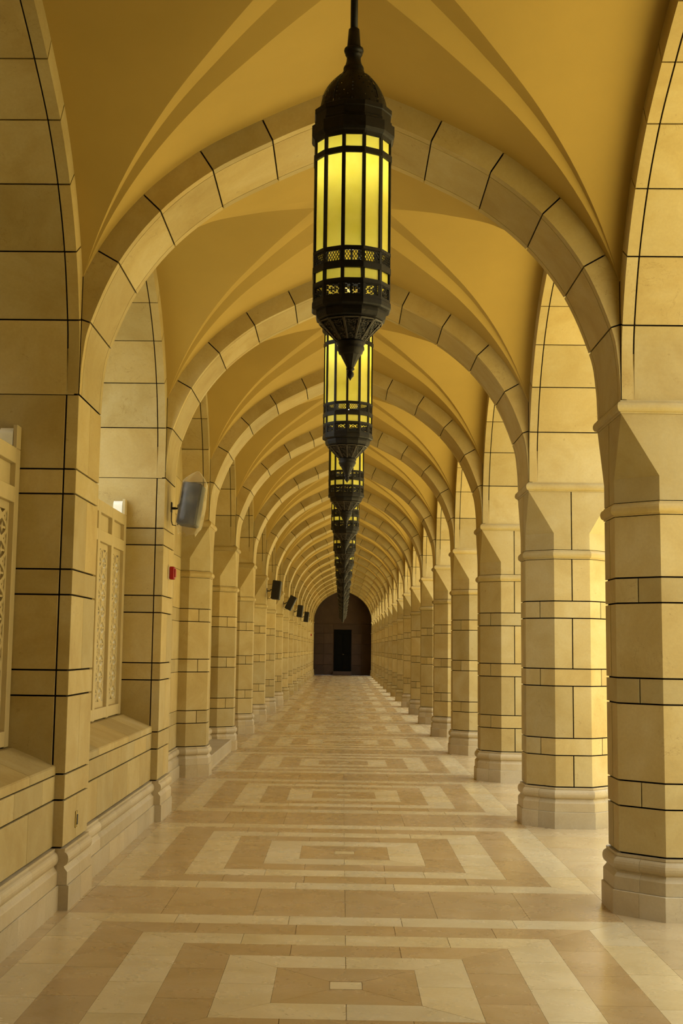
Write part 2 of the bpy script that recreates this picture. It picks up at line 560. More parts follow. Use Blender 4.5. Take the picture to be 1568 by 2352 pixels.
# ------------------------------------------------------------------ arch profile
KEY = [(0.0, 5.092), (0.26, 4.987), (0.514, 4.872), (0.898, 4.668), (1.232, 4.393), (1.493, 4.047), (1.661, 3.650), (1.704, 3.415), (H0, 3.180)]
def catmull(P, per=6):
    Q = [(2 * P[0][0] - P[1][0], 2 * P[0][1] - P[1][1])] + P + [(2 * P[-1][0] - P[-2][0], 2 * P[-1][1] - P[-2][1])]
    out = []
    for i in range(1, len(Q) - 2):
        for k in range(per):
            t = k / per
            out.append(tuple(0.5 * ((2 * Q[i][c]) + (-Q[i - 1][c] + Q[i + 1][c]) * t + (2 * Q[i - 1][c] - 5 * Q[i][c] + 4 * Q[i + 1][c] - Q[i + 2][c]) * t * t
                                    + (-Q[i - 1][c] + 3 * Q[i][c] - 3 * Q[i + 1][c] + Q[i + 2][c]) * t ** 3) for c in (0, 1)))
    out.append(P[-1])
    return out
PER = 6
INTR = catmull(KEY, PER)
TH = 0.158
def normal_at(i):
    a = INTR[max(0, i - 1)]; b = INTR[min(len(INTR) - 1, i + 1)]
    dx, dz = b[0] - a[0], b[1] - a[1]
    L = math.hypot(dx, dz)
    return (-dz / L, dx / L)
EXTR = []
for i in range(len(INTR)):
    nx, nz = normal_at(i)
    EXTR.append((INTR[i][0] + nx * TH, INTR[i][1] + nz * TH))
EXTR[0] = (0.0, INTR[0][1] + TH * 1.08)
def ext_z(h):
    h = abs(h)
    for a, b in zip(EXTR[:-1], EXTR[1:]):
        if a[0] <= h <= b[0] + 1e-9:
            return a[1] + (b[1] - a[1]) * (h - a[0]) / max(1e-9, b[0] - a[0])
    return EXTR[-1][1]
def clip_h(poly, hmax, keep_less=True):
    out = []
    n = len(poly)
    for i in range(n):
        a, b = poly[i], poly[(i + 1) % n]
        ia, ib = ((p[0] <= hmax) if keep_less else (p[0] >= hmax) for p in (a, b))
        if ia: out.append(a)
        if ia != ib:
            t = (hmax - a[0]) / (b[0] - a[0])
            out.append((hmax, a[1] + (b[1] - a[1]) * t))
    return out
# joint stations along INTR (indices); 0.12 from the crown, then the measured joints, then the springing
st_idx = [3, 2 * PER, 3 * PER, 4 * PER, 5 * PER, 6 * PER, 8 * PER]

def arch_piece(i0, i1, sgn, t0, t1, axis, hs, g=GAP / 2, g_t=0.002):
    """one voussoir between stations i0 and i1 (None = keystone), occupying depth t0..t1"""
    if i0 is None:
        ii = list(range(i1, 0, -1)) ; 
        inner = [(-INTR[i][0], INTR[i][1]) for i in ii] + [INTR[i] for i in range(0, i1 + 1)]
        outer = [(-EXTR[i][0], EXTR[i][1]) for i in ii] + [EXTR[i] for i in range(0, i1 + 1)]
    else:
        inner = [INTR[i] for i in range(i0, i1 + 1)]
        outer = [EXTR[i] for i in range(i0, i1 + 1)]
    # pull both ends in by half a joint
    def pull(L):
        L = list(L)
        for a, b in ((0, 1), (-1, -2)):
            d = math.hypot(L[b][0] - L[a][0], L[b][1] - L[a][1])
            L[a] = (L[a][0] + (L[b][0] - L[a][0]) * g / d, L[a][1] + (L[b][1] - L[a][1]) * g / d)
        return L
    inner, outer = pull(inner), pull(outer)
    poly = inner + outer[::-1]
    if i0 is not None:
        poly = clip_h(poly, H0)
        if poly and i1 == len(INTR) - 1:
            # square off under the clipped part: the springer bears on the ring moulding
            pass
        poly = [(h * sgn, z) for h, z in poly]
    poly = [(h * hs, z) for h, z in poly]
    if axis == 'x':
        loop = [(h, t0 + g_t, z) for h, z in poly]; vec = (0, t1 - t0 - 2 * g_t, 0)
    else:
        loop = [(t0 + g_t, h, z) for h, z in poly]; vec = (t1 - t0 - 2 * g_t, 0, 0)
    return loop, vec

SL = [(-A4, -A4 + 0.08), (-A4 + 0.08, A4 - 0.08), (A4 - 0.08, A4)]
def make_arch(axis, joined, hs=1.0):
    r = put('stone_arch', None)
    gt = 0.0034 if axis == 'x' else 0.005
    items = [(None, st_idx[0], 1)]
    for k in range(len(st_idx) - 1):
        for s_ in (-1, 1):
            items.append((st_idx[k], st_idx[k + 1], s_))
    allm = MB()
    for i0, i1, s_ in items:
        for t0, t1 in SL:
            loop, vec = arch_piece(i0, i1, s_, t0, t1, axis, hs, g_t=gt)
            if joined: allm.prism(loop, vec)
            else: MB().prism(loop, vec).build('voussoir', M_stone, r)
    if joined:
        allm.build('voussoirs', M_stone_j, r)['kind'] = 'stuff'
    # dark joint bed behind the stones
    core = MB()
    d = 0.014
    for s_ in (-1, 1):
        idx = list(range(0, len(INTR)))
        for a, b in zip(idx[:-1], idx[1:]):
            q = []
            for i in (a, b):
                nx, nz = normal_at(i) if i else (0, 1)
                q.append(((INTR[i][0] + nx * d), INTR[i][1] + nz * d))
                q.append(((INTR[i][0] + nx * (TH - 0.01)), INTR[i][1] + nz * (TH - 0.01)))
            poly = clip_h([q[0], q[1], q[3], q[2]], H0 + 0.0)
            if len(poly) < 3: continue
            poly = [(h * s_ * hs, z) for h, z in poly]
            if axis == 'x': core.prism([(h, -A4 + d, z) for h, z in poly], (0, 2 * A4 - 2 * d, 0))
            else: core.prism([(-A4 + d, h, z) for h, z in poly], (2 * A4 - 2 * d, 0, 0))
    core.build('mortar_bed', M_mortar, r)
    return r
HS_L = (B / 2 - A4) / H0
protos = {('x', False): make_arch('x', False), ('x', True): make_arch('x', True),
          ('y', False): make_arch('y', False, HS_L), ('y', True): make_arch('y', True, HS_L)}
used = set()
def place_arch(axis, far, loc, label, group):
    key = (axis, far)
    src = protos[key]
    a = src if key not in used else copy_tree(src)
    used.add(key)
    a.location = loc
    tag(a, label, 'arch', group)
for n in range(0, NLAST + 1):
    ex = {0: ', nearest, behind the first lantern', NLAST: ', the last one, framing the dark end wall'}.get(n, ' counting away from the camera')
    place_arch('x', n > 6, (0, yn(n), 0), f'{ORD[n]} pointed stone arch across the aisle{ex}', 'pointed arches across the aisle')
for k in range(0, NLAST + 1):                       # bay k lies between columns k-1 and k
    ex = 'nearest arcade arch over the right-hand opening, cut off by the right edge' if k == 0 else \
        f'arcade arch over the right-hand opening between its {ORD[k - 1]} and {ORD[k]} columns'
    place_arch('y', k > 5, (XC, yn(k) - B / 2, 0), ex, 'arcade arches of the open right side')
for k in range(0, NLAST + 1):
    ex = {0: 'stone wall arch above the nearest lattice screen at the left edge', 1: 'stone wall arch above the second lattice screen on the left',
          2: 'stone wall arch on the left above the bagged speaker and alarm box', 3: 'stone wall arch on the left above the low stone step'}.get(
        k, f'blind stone arch on the left wall above the bay before its {ORD[k - 2]} half column')
    place_arch('y', k > 4, (-XC, yn(k) - B / 2, 0), ex, 'wall arches of the left side')

# ------------------------------------------------------------------ ceiling: roof slab and groined plaster vaults with a stepped fold along each groin
roof = MB().box(-2.75, 2.75, -9.0, YEND + .6, 5.42, 5.7).build('ceiling', M_roof)
structure(roof)
def make_vault():
    webs, folds = MB(), MB()
    hy = B / 2 - A4 + 0.02
    hx = H0 + 0.02
    W0 = 0.34
    def w(m): return W0 * max(0.0, 1 - m / H0)
    ms = [W0 / (1 + W0 / H0)]
    N = 26
    ms += [ms[0] + (H0 - ms[0]) * (1 - (1 - i / N) ** 1.25) for i in range(1, N + 1)]
    zc = ext_z(0)
    edge = [(max(0.0, m - w(m)), m) for m in ms]
    val = [((m - w(m) / 2), ext_z(max(0.0, m - 1.5 * w(m)))) for m in ms]
    for sx in (-1, 1):
        for sy in (-1, 1):
            for sw in (0, 1):               # 0: web that follows the cross arch, 1: web that follows the side arch
                def P(a, b, z):
                    # a = small coordinate, b = large one
                    x, y = (a, b) if sw == 0 else (b, a)
                    return (sx * x, sy * y * HS_L, z)
                lim = (hy / HS_L) if sw == 0 else hx
                r0 = [P(a, b, ext_z(a)) for a, b in edge]
                r1 = [P(a, max(lim, b), ext_z(a)) for a, b in edge]
                r1[-1] = P(edge[-1][0], lim, ext_z(edge[-1][0]))
                webs.loft([r0, r1], closed=False, caps=False, smooth=True)
                v = [P(c, c, z) for c, z in val]
                folds.loft([r0, v], closed=False, caps=False, smooth=True)
            m0 = ms[0]
            folds.add([(0, 0, zc), (sx * m0, 0, zc), (sx * val[0][0], sy * val[0][0] * HS_L, val[0][1]), (0, sy * m0 * HS_L, zc)], [(0, 1, 2, 3)])
    return webs, folds
wb, fb = make_vault()
def flip_down(me):
    # vault faces look down into the aisle
    import bmesh
    bm = bmesh.new(); bm.from_mesh(me)
    for f in bm.faces:
        f.normal_update()
        if f.normal.z > 0: f.normal_flip()
    bm.to_mesh(me); bm.free()
    return me
web_me = flip_down(wb.mesh('vault_web', M_plaster))
fold_me = flip_down(fb.mesh('groin_fold', M_plaster))
for k in range(-1, NLAST + 1):
    v_ = put('vault', web_me, roof, (0, yn(k) - B / 2, 0))
    put('groin_fold', fold_me, v_)
MB().lathe([(0.0, ext_z(0) + 0.005), (0.0, ext_z(0) + 0.004)], 8)

# spandrel walls above the side arches (close the vault against the sky)
def spandrel(x0, x1):
    mb = MB()
    for k in range(-1, NLAST + 1):
        yc = yn(k) - B / 2
        pts = [(-h * HS_L, z) for h, z in reversed(EXTR) if h <= H0] + [(h * HS_L, z) for h, z in EXTR[1:] if h <= H0]
        pts = [(-B / 2, EXTR[-1][1])] + [(-H0 * HS_L, 3.2)] + pts + [(H0 * HS_L, 3.2), (B / 2, EXTR[-1][1])]
        for a, b in zip(pts[:-1], pts[1:]):
            if abs(b[0] - a[0]) < 1e-5: continue
            za = a[1] if abs(a[0]) < H0 * HS_L - 1e-6 else 3.18
            zb = b[1] if abs(b[0]) < H0 * HS_L - 1e-6 else 3.18
            za -= 0.02 if za > 3.2 else 0; zb -= 0.02 if zb > 3.2 else 0
            mb.prism([(x0, yc + a[0], za), (x0, yc + b[0], zb), (x0, yc + b[0], 5.5), (x0, yc + a[0], 5.5)], (x1 - x0, 0, 0))
    return mb
wr = structure(spandrel(H0 + 0.035, XC + A4 - 0.02).build('wall_right', M_stone_j))
wl = structure(spandrel(-H0 - 0.035, -XC - A4 + 0.02).build('wall_left', M_stone_j))
# behind the camera, never in view: plain arcade piers, plus an added light-stopping wall
mb = MB()
for n in (-1, -2):
    for s_ in (-1, 1):
        mb.box(s_ * XC - .38, s_ * XC + .38, yn(n) - .38, yn(n) + .38, 0, 5.4)
mb.box(-2.5, -2.2, -9, yn(-1) - .38, 0, 5.4)
mb.box(-2.5, 2.5, -9, -8.8, 0, 5.4)
mb.box(1.75, 2.5, -9, yn(-1), 0, 5.5)  # added: closes the right openings so camera-facing stone stays darker
structure(mb.build('wall_back_and_blocker', M_stone_j))

# ------------------------------------------------------------------ left side: square piers
def make_pier():
    r = put('stone_pier', None)
    g = GAP / 2
    xf = XC - H0          # aisle face in local x (pier centre at 0)
    MB().box(-xf + .016, xf - .016, -A4 + .016, A4 - .016, 0.0, 3.25).build('mortar_core', M_mortar, r)
    cs = COURSES[:-1] + [(2.069, 2.544, 1), (2.544, 2.702, 0), (2.702, 3.180, 1)]
    xs = xf - 0.08
    for z0, z1, tall in cs:
        if tall:
            MB().cbox(xs + g, xf, -A4, -0.0025, z0 + g, z1 - g, .002).build('stone_block', M_stone, r)
            MB().cbox(xs + g, xf, 0.0025, A4, z0 + g, z1 - g, .002).build('stone_block', M_stone, r)
        else:
            MB().cbox(xs + g, xf, -A4, A4, z0 + g, z1 - g, .002).build('stone_block', M_stone, r)
        MB().cbox(-xf, xs - g, -A4, A4, z0 + g, z1 - g, .002).build('stone_block', M_stone, r)
    for a, b in ((-A4 - 0.002, -.001), (.001, A4 + .002)):
        for prof, nm in ((BASE_LOW, 'plinth_block'), (BASE_UP, 'base_moulding')):
            MB().prism([(xf + o, a, z) for o, z in prof], (0, b - a, 0)).build(nm, M_base, r)
    MB().cbox(-xf, xf - .028, -A4, A4, 0.0, BASE_T - g, .002).build('stone_block', M_base, r)
    return r
p0 = make_pier(); p0.location = (-XC, yn(0), 0)
tag(p0, 'square limestone pier on the left with the brass wall socket, nearest of the two', 'pier', 'square piers beside the lattice screens')
p1 = copy_tree(p0); p1.location = (-XC, yn(1), 0)
tag(p1, 'square limestone pier on the left between the second lattice screen and the red alarm box', 'pier', 'square piers beside the lattice screens')

# ------------------------------------------------------------------ left side: low walls below the screens, and blind walls, all part of wall_left
def in_poly_clip(poly, clip):
    """Sutherland-Hodgman, clip = convex CCW loop"""
    out = poly
    n = len(clip)
    for i in range(n):
        ax, ay = clip[i]; bx, by = clip[(i + 1) % n]
        def side(p): return (bx - ax) * (p[1] - ay) - (by - ay) * (p[0] - ax)
        inp, out = out, []
        if not inp: return []
        for j in range(len(inp)):
            p, q = inp[j], inp[(j + 1) % len(inp)]
            sp_, sq = side(p), side(q)
            if sp_ >= 0: out.append(p)
            if (sp_ > 0 and sq < 0) or (sp_ < 0 and sq > 0):
                t = sp_ / (sp_ - sq)
                out.append((p[0] + (q[0] - p[0]) * t, p[1] + (q[1] - p[1]) * t))
    return out
XW = -1.777          # face of the low walls
XB = -2.057          # face of the blind walls
MOD5 = (B - 2 * A4) / 5
def low_wall(k):
    ya, yb = yn(k - 1) + A4, yn(k) - A4
    g = GAP / 2
    MB().box(XW - .016, -2.40, ya, yb, 0.0, 0.80).build('mortar_core', M_mortar, wl)
    def blocks(z0, z1, half, fn, m, nm, gg):
        n = 6 if half else 5
        for i in range(n):
            a = ya + (i - (0.5 if half else 0)) * MOD5; b = a + MOD5
            a, b = max(a, ya), min(b, yb)
            if b - a > 0.05: fn(a + gg, b - gg, z0, z1).build(nm, m, wl)
    bx = lambda a, b, z0, z1: MB().cbox(XW, XW - .2, a, b, z0 + g, z1 - g, .002)
    blocks(BASE_T, .654, False, bx, M_stone, 'stone_block', .0026)
    blocks(.654, .803, True, bx, M_stone, 'stone_block', .0026)
    cop = lambda a, b, z0, z1: MB().prism([(XW + .002, a, .803 + g), (XW + .002, a, .853), (XW - .006, a, .861), (-2.045, a, .966), (-2.40, a, .966), (-2.40, a, .803 + g)], (0, b - a, 0))
    blocks(0, 0, False, cop, M_stone, 'coping_stone', .0022)
    for prof, nm in ((BASE_LOW, 'plinth_block'), (BASE_UP, 'base_moulding')):
        blocks(0, 0, nm == 'plinth_block', lambda a, b, z0, z1: MB().prism([(XW + o, a, z) for o, z in prof], (0, b - a, 0)), M_base, nm, .0008)
for k in (0, 1): low_wall(k)

clip_loop = [(h * HS_L, z) for h, z in reversed(INTR)] + [(-h * HS_L, z) for h, z in INTR[1:]]
clip_loop = clip_loop + [(-H0 * HS_L, 0.0), (H0 * HS_L, 0.0)]
zs_w = [(a, b, t) for a, b, t in COURSES[:-1]] + [(2.069, 2.544, 1), (2.544, 2.702, 0), (2.702, 3.19, 1), (3.19, 3.65, 1), (3.65, 4.05, 0), (4.05, 4.40, 1), (4.40, 4.68, 0), (4.68, 5.1, 1)]
def blind_wall(k, joined):
    yc = yn(k) - B / 2
    ha = H0 * HS_L
    lim = B / 2 - R8 - .0
    g = GAP / 2
    core = MB()
    loop = [(h * (ha - .01) / ha, z - .012) for h, z in clip_loop]
    core.prism([(XB - .016, yc + h, max(0, z)) for h, z in loop], (-.25, 0, 0))
    core.build('mortar_core', M_mortar, wl)
    J, JB = MB(), MB()
    for z0, z1, t in zs_w:
        n = 5 if t else 6
        for i in range(n):
            a = -ha + (i - (0 if t else .5)) * MOD5; b = a + MOD5
            a, b = max(a, -ha), min(b, ha)
            if b - a < .05: continue
            q = in_poly_clip([(a + .0015, z0 + g * .6), (b - .0015, z0 + g * .6), (b - .0015, z1 - g * .6), (a + .0015, z1 - g * .6)], clip_loop)
            if len(q) < 3: continue
            lp = [(XB, yc + h, z) for h, z in q]
            if joined: J.prism(lp, (-.12, 0, 0))
            else: MB().prism(lp, (-.12, 0, 0)).build('stone_block', M_stone, wl)
    for i in range(5):
        a = yc - ha + i * MOD5 + .0008; b = a + MOD5 - .0016
        for prof, nm in ((BASE_LOW, 'plinth_block'), (BASE_UP, 'base_moulding')):
            lp = [(XB + o * 1.2, a, z) for o, z in prof]
            if joined: JB.prism(lp, (0, b - a, 0))
            else: MB().prism(lp, (0, b - a, 0)).build(nm, M_base, wl)
    if joined:
        J.add(JB.v, JB.f)
        J.build('far_stone_courses', M_stone_j, wl)['kind'] = 'stuff'
for k in range(2, NLAST + 1): blind_wall(k, k > 3)
# side walls of the last half bay, before the end wall
for s_ in (-1, 1):
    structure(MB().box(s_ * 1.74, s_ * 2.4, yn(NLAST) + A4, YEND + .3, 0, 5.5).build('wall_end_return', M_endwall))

# ------------------------------------------------------------------ end wall and its door
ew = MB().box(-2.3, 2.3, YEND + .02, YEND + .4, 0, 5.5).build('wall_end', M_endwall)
structure(ew)
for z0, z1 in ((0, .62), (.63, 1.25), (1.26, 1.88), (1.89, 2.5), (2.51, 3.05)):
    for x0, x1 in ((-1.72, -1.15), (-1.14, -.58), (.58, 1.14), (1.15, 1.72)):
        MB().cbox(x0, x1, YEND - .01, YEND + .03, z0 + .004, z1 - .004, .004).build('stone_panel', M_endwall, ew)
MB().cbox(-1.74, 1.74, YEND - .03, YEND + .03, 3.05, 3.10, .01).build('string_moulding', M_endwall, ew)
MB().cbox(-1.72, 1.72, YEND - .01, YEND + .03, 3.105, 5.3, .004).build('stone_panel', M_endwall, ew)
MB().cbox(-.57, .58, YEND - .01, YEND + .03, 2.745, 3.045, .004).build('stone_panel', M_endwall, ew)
MB().cbox(-.57, .58, YEND - .25, YEND + .03, 0.0, .235, .01).build('door_step', M_endwall, ew)
dr = structure(MB().cbox(-.515, .54, YEND - .03, YEND + .02, .24, 2.735, .01).build('door_1', M_door))
for x0, x1 in ((-.44, -.02), (.045, .465)):
    for z0, z1 in ((.40, 1.25), (1.35, 2.45)):
        MB().cbox(x0, x1, YEND - .045, YEND - .03, z0, z1, .008).build('door_panel', M_door, dr)
MB().tube([(.02, YEND - .045, 1.25), (.02, YEND - .08, 1.25), (.10, YEND - .08, 1.25)], .012).build('door_handle', M_brass, dr)

# ------------------------------------------------------------------ floor: inlaid marble
floor = MB().box(-2.5, 2.75, -9, YEND + .3, -.2, -.006).build('floor', M_grout)
structure(floor)
FX = 0.012
RINGS = [0.0, .0775, .344, .606, .876, 1.14, 1.413, 1.665]      # half widths
RCOL = [M_fl_light, M_fl_dark, M_fl_light, M_fl_dark, M_fl_light, M_fl_dark, M_fl_light]
JG = 0.0011
def poly_slab(mb, pts):
    return mb.prism([(x, y, -.0) for x, y in pts], (0, 0, -.012))
def ring_slabs(r, cx, cyy, seg):
    """the four mitred sides of ring r cut into slabs"""
    a, b = RINGS[r], RINGS[r + 1]
    out = []
    if r == 0:
        return [[(cx - b + JG, cyy - b * .93 + JG), (cx + b - JG, cyy - b * .93 + JG), (cx + b - JG, cyy + b * .93 - JG), (cx - b + JG, cyy + b * .93 - JG)]]
    n = max(1, round(2 * b / seg))
    for q in range(4):
        for i in range(n):
            # parameter along the side, from -b to b on the outer edge
            u0 = -b + 2 * b * i / n; u1 = -b + 2 * b * (i + 1) / n
            def cl(u): return max(-a, min(a, u))
            P = [(u0, b), (u1, b), (cl(u1) if i < n - 1 else a, a), (cl(u0) if i > 0 else -a, a)]
            if i == 0 and u1 < -a: P = [(u0, b), (u1, b), (u1, -u1)]
            elif i == n - 1 and u0 > a: P = [(u0, b), (u1, b), (u0, u0)]
            cxp = sum(p[0] for p in P) / len(P); cyp = sum(p[1] for p in P) / len(P)
            S = []
            for x, y in P:
                d = math.hypot(x - cxp, y - cyp)
                S.append((x - (x - cxp) / d * JG * 1.4, y - (y - cyp) / d * JG * 1.4))
            c, s_ = [(1, 0), (0, 1), (-1, 0), (0, -1)][q]
            out.append([(cx + x * c - y * s_, cyy + x * s_ + y * c) for x, y in S])
    return out
for k in range(0, NLAST + 2):
    near = k <= 2
    cyy = yn(k) - B / 2 + .02
    if k == NLAST + 1: break
    J = {}
    for r in range(7):
        for pts in ring_slabs(r, FX, cyy, .62 if near else 3.4):
            if near and cyy + 0 > 0 and max(p[1] for p in pts) > 5.0:
                poly_slab(MB(), pts).build('floor_slab', RCOL[r], floor)
            elif near:
                poly_slab(J.setdefault(r % 2, MB()), pts)
            else:
                poly_slab(J.setdefault(r % 2, MB()), pts)
    for r, mb in J.items():
        o = mb.build('far_inlay', M_fl_dark if r else M_fl_light, floor); o['kind'] = 'stuff'
    # cross band on the column line, and the side strips
    Rm = RINGS[-1]
    yb0, yb1 = cyy + Rm, yn(k) + B / 2 + .02 - Rm
    nb = 6 if near else 2
    mbx = MB()
    for i in range(nb):
        x0 = FX - Rm + 2 * Rm * i / nb; x1 = FX - Rm + 2 * Rm * (i + 1) / nb
        m_ = MB() if near else mbx
        m_.box(x0 + JG, x1 - JG, yb0 + JG, yb1 - JG, -.012, 0)
        if near: m_.build('floor_slab', M_fl_dark, floor)
    if not near:
        mbx.build('far_inlay', M_fl_dark, floor)['kind'] = 'stuff'
    mbx = MB()
    ns = 6 if near else 1
    for x0, x1 in ((FX + Rm, 2.75), (-2.5, FX - Rm)):
        for i in range(ns):
            y0 = cyy - Rm + B * i / ns; y1 = cyy - Rm + B * (i + 1) / ns
            m_ = MB() if near else mbx
            m_.box(x0 + JG, x1 - JG, y0 + JG, y1 - JG, -.012, 0)
            if near: m_.build('floor_slab', M_fl_plain, floor)
    if not near:
        mbx.build('far_inlay', M_fl_plain, floor)['kind'] = 'stuff'
MB().box(-2.5, 2.75, -9, yn(0) - B / 2 + .02 - RINGS[-1] - .01, -.012, 0).build('far_inlay', M_fl_plain, floor)['kind'] = 'stuff'
gr = MB().box(2.75, 60, -40, 140, -.3, -.02).build('ground', M_ground)
structure(gr)
gl_ = MB().box(-60, -2.5, -40, 140, -.3, -.02).build('ground', M_garden)
structure(gl_)
ow = MB().box(-8.5, -8, 9.5, 100, -.3, 8.5).build('outer_light_blocker', M_outer_l)  # added wall: cuts the left sky light, pale backdrop behind the lattice
structure(ow)
ob = MB().box(-3.8, -3.4, -30, 8.9, -.3, 7.0).box(15, 15.5, -40, 140, -.3, 11.5).build('outer_light_blocker', M_outer)  # added blockers: near left wall darkens the first bay, right facade hides low sky
structure(ob)

# ------------------------------------------------------------------ low stone step between the first two half columns
st = thing('stone_step', 'low cream stone step between two half columns on the left wall', 'step', (-1.9, yn(2) + B / 2, 0))
MB().cbox(-.14, .185, -B / 2 + .45, B / 2 - .47, 0.0, .035, .003).build('riser_foot', M_base, st)
MB().cbox(-.14, .195, -B / 2 + .45, B / 2 - .47, .036, .192, .01).build('tread', M_base, st)

# ------------------------------------------------------------------ lattice screens in the two window bays
XS = -2.072
def make_screen():
    r = put('lattice_screen', None)
    L = B - 2 * A4 - .012
    h = L / 2
    pw = .10
    zb, zt = .972, 2.965
    pitch = (L - pw) / 5
    D = .098
    for i in range(6):
        y = -h + pw / 2 + i * pitch
        top = 2.815
        MB().cbox(0, -D, y - pw / 2, y + pw / 2, zb, top, .004).build('post', M_screen, r)
        if i in (0, 5):
            # rounded cap, coloured white for the daylight on the post top
            c_ = MB()
            s_ = -1 if i == 5 else 1
            ye, yo = y - s_ * pw / 2, y + s_ * pw / 2      # wall side, open side
            prof = [(ye, 2.816), (yo, 2.816), (yo, 2.90)] + [(yo - s_ * .055 * (1 - math.cos(a_ * PI / 12)), 2.90 + .05 * math.sin(a_ * PI / 12)) for a_ in range(1, 7)] + [(ye, 2.95)]
            c_.prism([(-.030, y_, z) for y_, z in prof], (-.085, 0, 0)).build('post_cap', M_lit_cap, r)
            MB().cbox(0, -.028, y - pw / 2, y + pw / 2, 2.816, 2.965, .004).build('post_head', M_screen, r)
    for z0, z1 in ((2.718, 2.816), (2.473, 2.571), (.978, 1.07)):
        for i in range(5):
            y0 = -h + pw + i * pitch; y1 = y0 + pitch - pw
            MB().cbox(-.001, -D + .001, y0, y1, z0, z1, .003).build('rail', M_screen, r)
    for i in range(5):
        y0 = -h + pw + i * pitch; y1 = y0 + pitch - pw
        MB().cbox(-.036, -.056, y0, y1, 2.571, 2.718, .002).build('square_panel', M_screen, r)
        # lattice: border, four waving ribbons that cross, diamonds and buds in the gaps
        lt = MB()
        xa, xb = -.034, -.058
        z0, z1 = 1.07, 2.473
        fr = .035
        lt.box(xa, xb, y0, y0 + fr, z0, z1).box(xa, xb, y1 - fr, y1, z0, z1).box(xa, xb, y0 + fr, y1 - fr, z0, z0 + .05).box(xa, xb, y0 + fr, y1 - fr, z1 - .05, z1)
        yi0, yi1 = y0 + fr, y1 - fr
        wd = yi1 - yi0
        per = .28
        def ribbon(fn, half, x0, x1, n=56):
            rows = []
            for q in range(n + 1):
                z = z0 + .05 + (z1 - z0 - .1) * q / n
                yy = fn(z); dy = (fn(z + .002) - fn(z - .002)) / .004
                s_ = half * math.sqrt(1 + dy * dy)
                rows.append([(x0, max(yi0, yy - s_), z), (x0, min(yi1, yy + s_), z), (x1, min(yi1, yy + s_), z), (x1, max(yi0, yy - s_), z)])
            lt.loft(rows, True, True)
        for c, ph in ((.25, 0), (.25, PI), (.75, 0), (.75, PI)):
            ribbon(lambda z, c=c, ph=ph: yi0 + wd * c + wd * .245 * math.sin(2 * PI * z / per + ph), .016, xa, xb)
        ribbon(lambda z: yi0 + wd * .5, .012, xa - .003, xb + .003, 2)
        nz = int((z1 - z0 - .1) / (per / 2))
        for q in range(nz + 1):
            zz = per * (round((z0 + .05) / per * 2) + q) / 2 + per / 4
            if zz > z1 - .08 or zz < z0 + .08: continue
            for c in (.25, .75):
                yy = yi0 + wd * c
                rr = .022
                lt.prism([(xa + .002, yy - rr, zz), (xa + .002, yy, zz - rr * 1.5), (xa + .002, yy + rr, zz), (xa + .002, yy, zz + rr * 1.5)], (-.028, 0, 0))
                lt.box(xa - .003, xb + .003, yy - wd * .24, yy + wd * .24, zz - .007, zz + .007)
                zq = zz + per / 4
                for s_ in (-1, 1):
                    yq = yy + s_ * wd * .16
                    lt.prism([(xa + .002, yq - .018, zq), (xa + .002, yq, zq - .03), (xa + .002, yq + .018, zq), (xa + .002, yq, zq + .03)], (-.028, 0, 0))
        lt.build('lattice_panel', M_screen, r)
    # small metal feet under the frame
    for i in range(6):
        y = -h + pw / 2 + i * pitch
        MB().box(-.02, -.07, y - .02, y + .02, .962, .973).build('foot', M_mortar, r)
    return r
s1 = make_screen(); s1.location = (XS, yn(1) - B / 2, 0)
tag(s1, 'cream pierced lattice screen in the window bay between the two square piers', 'screen', 'lattice screens of the left wall')
s0 = copy_tree(s1); s0.location = (XS, yn(0) - B / 2, 0)
tag(s0, 'cream pierced lattice screen cut off by the left edge of the picture', 'screen', 'lattice screens of the left wall')

